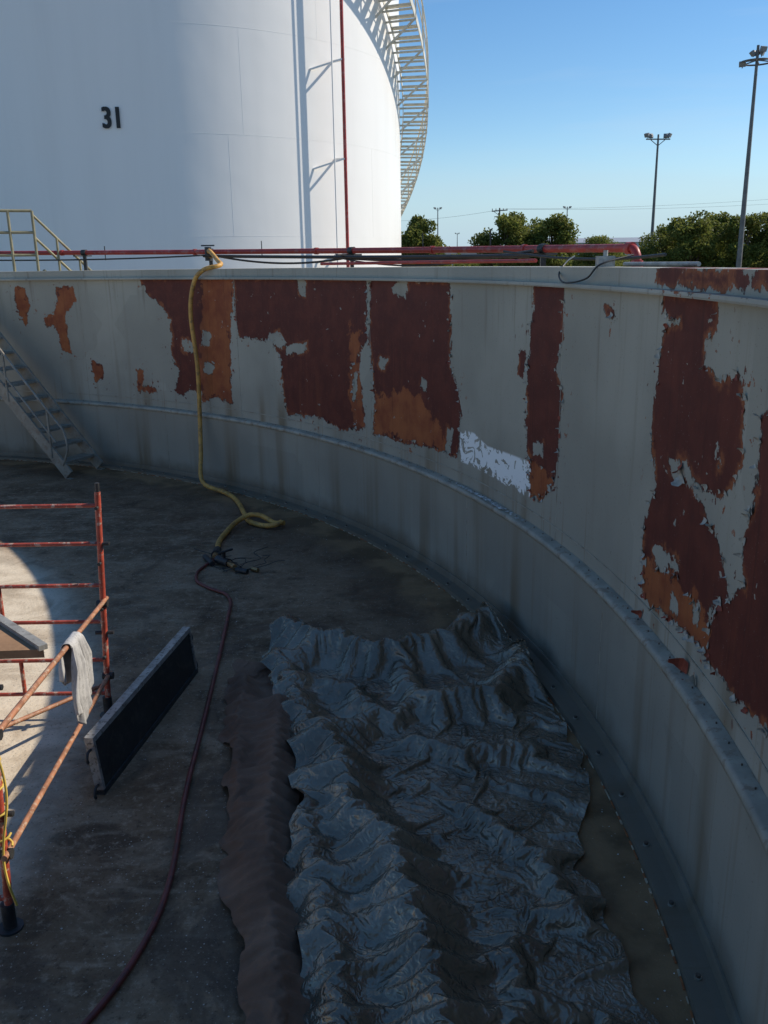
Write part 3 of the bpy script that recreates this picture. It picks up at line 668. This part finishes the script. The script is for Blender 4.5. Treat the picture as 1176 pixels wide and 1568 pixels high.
# ------------------------------------------------------------------ light poles
def bear(az,d,z=0): return Vector((d*math.sin(rad(az)),d*math.cos(rad(az)),z))
M_pole=simple('pole_steel',(.16,.15,.14),.5,.3,.2,2)
M_lampg=simple('floodlight_housing',(.25,.25,.25),.5,.2,.2,5)
def pole(x,y,h,r0,kind,arm):
    mb=MB(); b=Vector((x,y,0)); mb.tube([b+Vector((0,0,-.05)),b+Vector((0,0,.3))],r0*1.8,12); mb.tube([b+Vector((0,0,h*i/6)) for i in range(7)],[r0*(1-.55*i/6) for i in range(7)],12)
    def lamp(c,fwd):
        fwd=Vector(fwd).normalized(); s=Vector((-fwd.y,fwd.x,0)).normalized(); k=arm*.2; u=s.cross(fwd)
        mb.box(c,fwd*k*.45,s*k,u*k*.75,1); mb.bar(c-fwd*k*.3,c-fwd*k*.3-Vector((0,0,k*1.3)),k*.25,k*.25,0)
        mb.tube([c-fwd*k*.4,c-fwd*k*1.0],[k*.75,k*.3],8,1)
    X=Vector((math.cos(.1),math.sin(.1),0))
    if kind=='ring':
        t=b+Vector((0,0,h-1.3)); L=[t+Vector((math.cos(a)*arm,math.sin(a)*arm,0)) for a in np.linspace(0,2*math.pi,25)]; mb.tube(L,.07,6)
        for a in range(6): mb.bar(t+Vector((0,0,.15)),t+Vector((math.cos(a*1.047)*arm,math.sin(a*1.047)*arm,0)),.09,.09)
        for a in (.2,1.3,2.2): lamp(t+Vector((math.cos(a)*arm*.35,math.sin(a)*arm*.35,.75)),(math.cos(a),math.sin(a)-.8,-.5))
        lamp(t+Vector((.35,-.3,.95)),(.3,-1,-.4))
        lamp(t+Vector((-arm*.9,0,-.15)),(-.5,-1,-.6))
    else:
        t=b+Vector((0,0,h-.5*arm/1.4)); mb.bar(t-X*arm,t+X*arm,.09*arm,.09*arm); mb.bar(t-X*arm*.6+Vector((0,.1,-.05)),t-Vector((0,0,.5*arm)),.05*arm,.05*arm); mb.bar(t+X*arm*.6+Vector((0,.1,-.05)),t-Vector((0,0,.5*arm)),.05*arm,.05*arm)
        for s_ in (-1,1): lamp(t+X*arm*s_*.95+Vector((0,0,.3*arm)),(s_*.9,-.6,-.5)); lamp(t+X*arm*s_*.65+Vector((0,0,.25*arm)),(s_*.3,.9,-.5))
    return mb.obj('floodlight_pole',[M_pole,M_lampg])
p=bear(21.35,89); pole(p.x,p.y,20.2,.26,'ring',1.35)
p=bear(16.4,120); pole(p.x,p.y,17.3,.24,'T',1.5)
p=bear(11.4,170); pole(p.x,p.y,12.0,.16,'T',.7)
p=bear(3.6,160); pole(p.x,p.y,11.8,.16,'T',.65)
p=bear(4.8,250); pole(p.x,p.y,10.2,.16,'T',.6)
mb=MB(); p=bear(7.36,180); mb.tube([p,p+Vector((0,0,12.6))],[.2,.13],8); mb.bar(p+Vector((-1.5,0,12)),p+Vector((1.5,0,12.2)),.15,.18); mb.bar(p+Vector((-1.0,0,11)),p+Vector((1.0,0,11.1)),.12,.15)
mb.bar(p+Vector((-1.3,0,12.1)),p+Vector((0,0,11.2)),.08,.08)
for k in (-1.4,-.7,.7,1.4): mb.tube([p+Vector((k,0,12.1)),p+Vector((k,0,12.5))],.07,6)
for k,(az,d,z) in enumerate(((-3,210,12.5),(30,230,17),(30,230,15.5))):
    e=bear(az,d,z); a=p+Vector((.7,0,12.4)); L=[a.lerp(e,i/20)-Vector((0,0,1.2*4*(i/20)*(1-i/20))) for i in range(21)]; mb.tube(L,.022,4)
mb.obj('utility_pole',[simple('pole_wood',(.10,.08,.06),.9)])

# ------------------------------------------------------------------ distant buildings
M_bld=simple('pale_metal_cladding',(.50,.52,.55),.6,0,.08,.3)
M_roof=simple('grey_roof_sheet',(.30,.32,.35),.6,0,.1,.3)
M_win=simple('dark_window',(.04,.05,.06),.3)
def shed(az,d,w,dep,h,name='warehouse'):
    e=empty(name); c=bear(az,d); mb=MB(); mb.abox(c.x-w/2,c.x+w/2,c.y,c.y+dep,-.02,h,0)
    v=[(c.x-w/2-.4,c.y-.5,h),(c.x+w/2+.4,c.y-.5,h),(c.x+w/2+.4,c.y+dep/2,h+1.5),(c.x-w/2-.4,c.y+dep/2,h+1.5),(c.x+w/2+.4,c.y+dep+.5,h),(c.x-w/2-.4,c.y+dep+.5,h)]
    mb.add(v,[(0,1,2,3),(3,2,4,5),(0,3,5),(1,4,2)],1)
    k=int(w/6)
    for i in range(k):
        x=c.x-w/2+(i+.5)*w/k; mb.abox(x-1.5,x+1.5,c.y-.06,c.y+.05,h*.55,h*.75,2)
        if i%3==0: mb.abox(x-1.6,x+1.6,c.y-.08,c.y+.05,0,h*.5,2)
    mb.obj('walls_and_roof',[M_bld,M_roof,M_win],e)
shed(14.5,260,46,30,7.2); shed(3.8,300,26,20,5.4); shed(20,330,60,30,7.5)

# ------------------------------------------------------------------ trees
def leaf_mat():
    t=NT('tree_foliage'); c=t.attr('tone'); n=t.noise(.9,3)
    col=t.mix(c,(.06,.085,.018),(.24,.27,.06)); col=t.mix(t.ramp(n,.4,.65,0,.4),col,(.25,.22,.055))
    t.fin(col,.6,0,None,.2)
    tr=t.n('ShaderNodeBsdfTranslucent'); t.l(col,tr.inputs[0]); mx=t.n('ShaderNodeMixShader'); mx.inputs[0].default_value=.5
    t.l(t.b.outputs[0],mx.inputs[1]); t.l(tr.outputs[0],mx.inputs[2]); t.l(mx.outputs[0],t.out.inputs[0]); return t.m
M_leaf=leaf_mat(); M_bark=simple('tree_bark',(.09,.07,.05),.9,0,.3,3)
def tree(x,y,h,w,seed,nleaf=13000,name='broadleaf_tree',base=.22):
    r=np.random.default_rng(seed); rr=random.Random(seed); e=empty(name,(x,y,0)); mb=MB()
    tr=[Vector((0,0,-.05)),Vector((.1,0,h*.15)),Vector((-.05,.1,h*.35)),Vector((.1,0,h*.6)),Vector((.05,0,h*.85))]
    mb.tube(catmull(tr,3),[h*.028*(1-.8*i/12) for i in range(13)],8)
    nb=38; C=[]
    for i in range(nb):
        a=rr.uniform(0,6.28); q=rr.random()**.5; zz=rr.uniform(base+.08,.90); prof=math.sin(min(1,max(.1,(zz-base)/(1-base)))*math.pi*.78+.5)
        p=Vector((math.cos(a)*w/2*.80*q*prof,math.sin(a)*w/2*.80*q*prof,h*zz)); C.append((p,rr.uniform(.11,.19)*w*(.75+.25*prof)))
        s0=Vector((.05,0,h*max(.15,zz-.28))); mb.tube([s0,s0.lerp(p,.5)+Vector((0,0,-.1*h*.3)),p],[h*.010,h*.007,h*.003],5)
    mb.obj('trunk_and_limbs',[M_bark],e)
    n=nleaf; k=r.integers(0,nb,n); cen=np.array([tuple(c[0]) for c in C])[k]; ra=np.array([c[1] for c in C])[k]
    d=r.normal(size=(n,3)); d/=np.linalg.norm(d,axis=1)[:,None]; rad_=ra*(r.random(n)**.33)*np.where(r.random(n)<.12,1.25,1.); P=cen+d*rad_[:,None]*np.array([1,1,.8])
    sz=r.uniform(.010,.024,n)*h; a=r.normal(size=(n,3)); a/=np.linalg.norm(a,axis=1)[:,None]; b=np.cross(a,r.normal(size=(n,3))); b/=np.linalg.norm(b,axis=1)[:,None]
    V=np.stack([P+a*sz[:,None],P+b*sz[:,None]*.7,P-a*sz[:,None],P-b*sz[:,None]*.7],1).reshape(-1,3)
    me=bpy.data.meshes.new('crown'); me.from_pydata(V.tolist(),[],np.arange(4*n).reshape(-1,4).tolist())
    at=me.attributes.new('tone','FLOAT','POINT'); tone=np.clip(r.random(nb)[k]*.5+r.random(n)*.5,0,1); at.data.foreach_set('value',np.repeat(tone,4).astype(np.float32))
    me.materials.append(M_leaf); o=bpy.data.objects.new('crown',me); bpy.context.collection.objects.link(o); o.parent=e
for az,d,h,w,sd in ((7.7,100,8.1,7.4,1),(9.2,104,7.5,6.0,12),(10.5,100,8.0,6.6,2),(2.4,92,7.6,6.0,3),(13.2,125,5.8,7.2,4),(14.2,140,5.2,6,13),
                    (17.0,100,6.3,6.2,5),(18.6,96,7.4,6.8,6),(20.2,104,7.7,7.2,7),(21.6,96,7.0,6.6,8),(23.0,98,7.3,7.0,9),(25.2,100,7.2,7,10),(17.9,115,6.4,7,14)):
    p=bear(az,d); tree(p.x,p.y,h,w,sd,base=.08)
n=26000; r=np.random.default_rng(5); az=np.radians(r.uniform(-8,34,n)); dd=r.uniform(200,260,n); top=3.6+1.7*np.array([mnoise.noise(Vector((float(a)*40,0,0))) for a in az])+1.2*np.array([mnoise.noise(Vector((float(a)*160,3,0))) for a in az]); z=r.random(n)**.8*top
P=np.stack([dd*np.sin(az),dd*np.cos(az),z],-1); sz=r.uniform(.2,.5,n)[:,None]; a=r.normal(size=(n,3)); a/=np.linalg.norm(a,axis=1)[:,None]; b=np.cross(a,r.normal(size=(n,3))); b/=np.linalg.norm(b,axis=1)[:,None]
V=np.stack([P+a*sz,P+b*sz,P-a*sz,P-b*sz],1).reshape(-1,3); me=bpy.data.meshes.new('distant_trees'); me.from_pydata(V.tolist(),[],np.arange(4*n).reshape(-1,4).tolist())
at=me.attributes.new('tone','FLOAT','POINT'); at.data.foreach_set('value',np.repeat(r.random(n)*.6,4).astype(np.float32)); me.materials.append(M_leaf)
bpy.context.collection.objects.link(bpy.data.objects.new('distant_trees',me))

# ------------------------------------------------------------------ sun, sky
S=Vector((.96,.28,0)).normalized()*math.cos(rad(38.5))+Vector((0,0,math.sin(rad(38.5))))
sl_=bpy.data.lights.new('sun','SUN'); sl_.energy=5; sl_.angle=rad(.5); sl_.color=(1,.91,.77)
so=bpy.data.objects.new('sun',sl_); so.rotation_euler=S.to_track_quat('Z','Y').to_euler(); so.location=(20,10,30); bpy.context.collection.objects.link(so)
w=bpy.data.worlds.new('World'); sc.world=w; w.use_nodes=True; nt=w.node_tree; bg=nt.nodes['Background']
sky=nt.nodes.new('ShaderNodeTexSky'); sky.sky_type='NISHITA'; sky.sun_disc=False; sky.sun_elevation=rad(38.5); sky.sun_rotation=math.atan2(S.x,S.y); sky.air_density=1.0; sky.dust_density=.1; sky.ozone_density=3.5
hs=nt.nodes.new('ShaderNodeHueSaturation'); hs.inputs['Saturation'].default_value=1.2
nt.links.new(sky.outputs[0],hs.inputs['Color'])
tc=nt.nodes.new('ShaderNodeTexCoord'); mp=nt.nodes.new('ShaderNodeMapping'); mp.inputs['Scale'].default_value=(1.5,1.5,14); nz=nt.nodes.new('ShaderNodeTexNoise'); nz.inputs['Scale'].default_value=1.6; nz.inputs['Detail'].default_value=6
nt.links.new(tc.outputs['Generated'],mp.inputs[0]); nt.links.new(mp.outputs[0],nz.inputs['Vector'])
mr=nt.nodes.new('ShaderNodeMapRange'); mr.inputs[1].default_value=.5; mr.inputs[2].default_value=.8; mr.inputs[3].default_value=0; mr.inputs[4].default_value=.30; nt.links.new(nz.outputs['Fac'],mr.inputs[0])
mx=nt.nodes.new('ShaderNodeMix'); mx.data_type='RGBA'; nt.links.new(mr.outputs[0],mx.inputs[0]); nt.links.new(hs.outputs[0],mx.inputs[6]); mx.inputs[7].default_value=(4.6,5.2,5.9,1)
sx=nt.nodes.new('ShaderNodeSeparateXYZ'); nt.links.new(tc.outputs['Generated'],sx.inputs[0])
hz=nt.nodes.new('ShaderNodeMapRange'); hz.interpolation_type='SMOOTHSTEP'; hz.inputs[1].default_value=0; hz.inputs[2].default_value=.13; hz.inputs[3].default_value=.85; hz.inputs[4].default_value=0; nt.links.new(sx.outputs[2],hz.inputs[0])
mh=nt.nodes.new('ShaderNodeMix'); mh.data_type='RGBA'; nt.links.new(hz.outputs[0],mh.inputs[0]); nt.links.new(mx.outputs[2],mh.inputs[6]); mh.inputs[7].default_value=(3.1,4.5,5.8,1)
nt.links.new(mh.outputs[2],bg.inputs[0]); bg.inputs[1].default_value=.135

# ------------------------------------------------------------------ camera
cam=bpy.data.cameras.new('camera'); cam.sensor_fit='VERTICAL'; cam.sensor_height=24; cam.angle=2*math.atan(784/1356); cam.clip_end=6000; cam.clip_start=.05
co=bpy.data.objects.new('camera',cam); bpy.context.collection.objects.link(co)
th=rad(15.76); al=.0165
F=Vector((0,math.cos(th),-math.sin(th))); R=Vector((1,0,0)); U=Vector((0,math.sin(th),math.cos(th)))
R2=R*math.cos(al)-U*math.sin(al); U2=U*math.cos(al)+R*math.sin(al)
co.matrix_world=Matrix(((R2.x,U2.x,-F.x,0),(R2.y,U2.y,-F.y,0),(R2.z,U2.z,-F.z,3),(0,0,0,1)))
sc.camera=co
sc.view_settings.view_transform='Standard'; sc.view_settings.look='None'; sc.view_settings.exposure=0
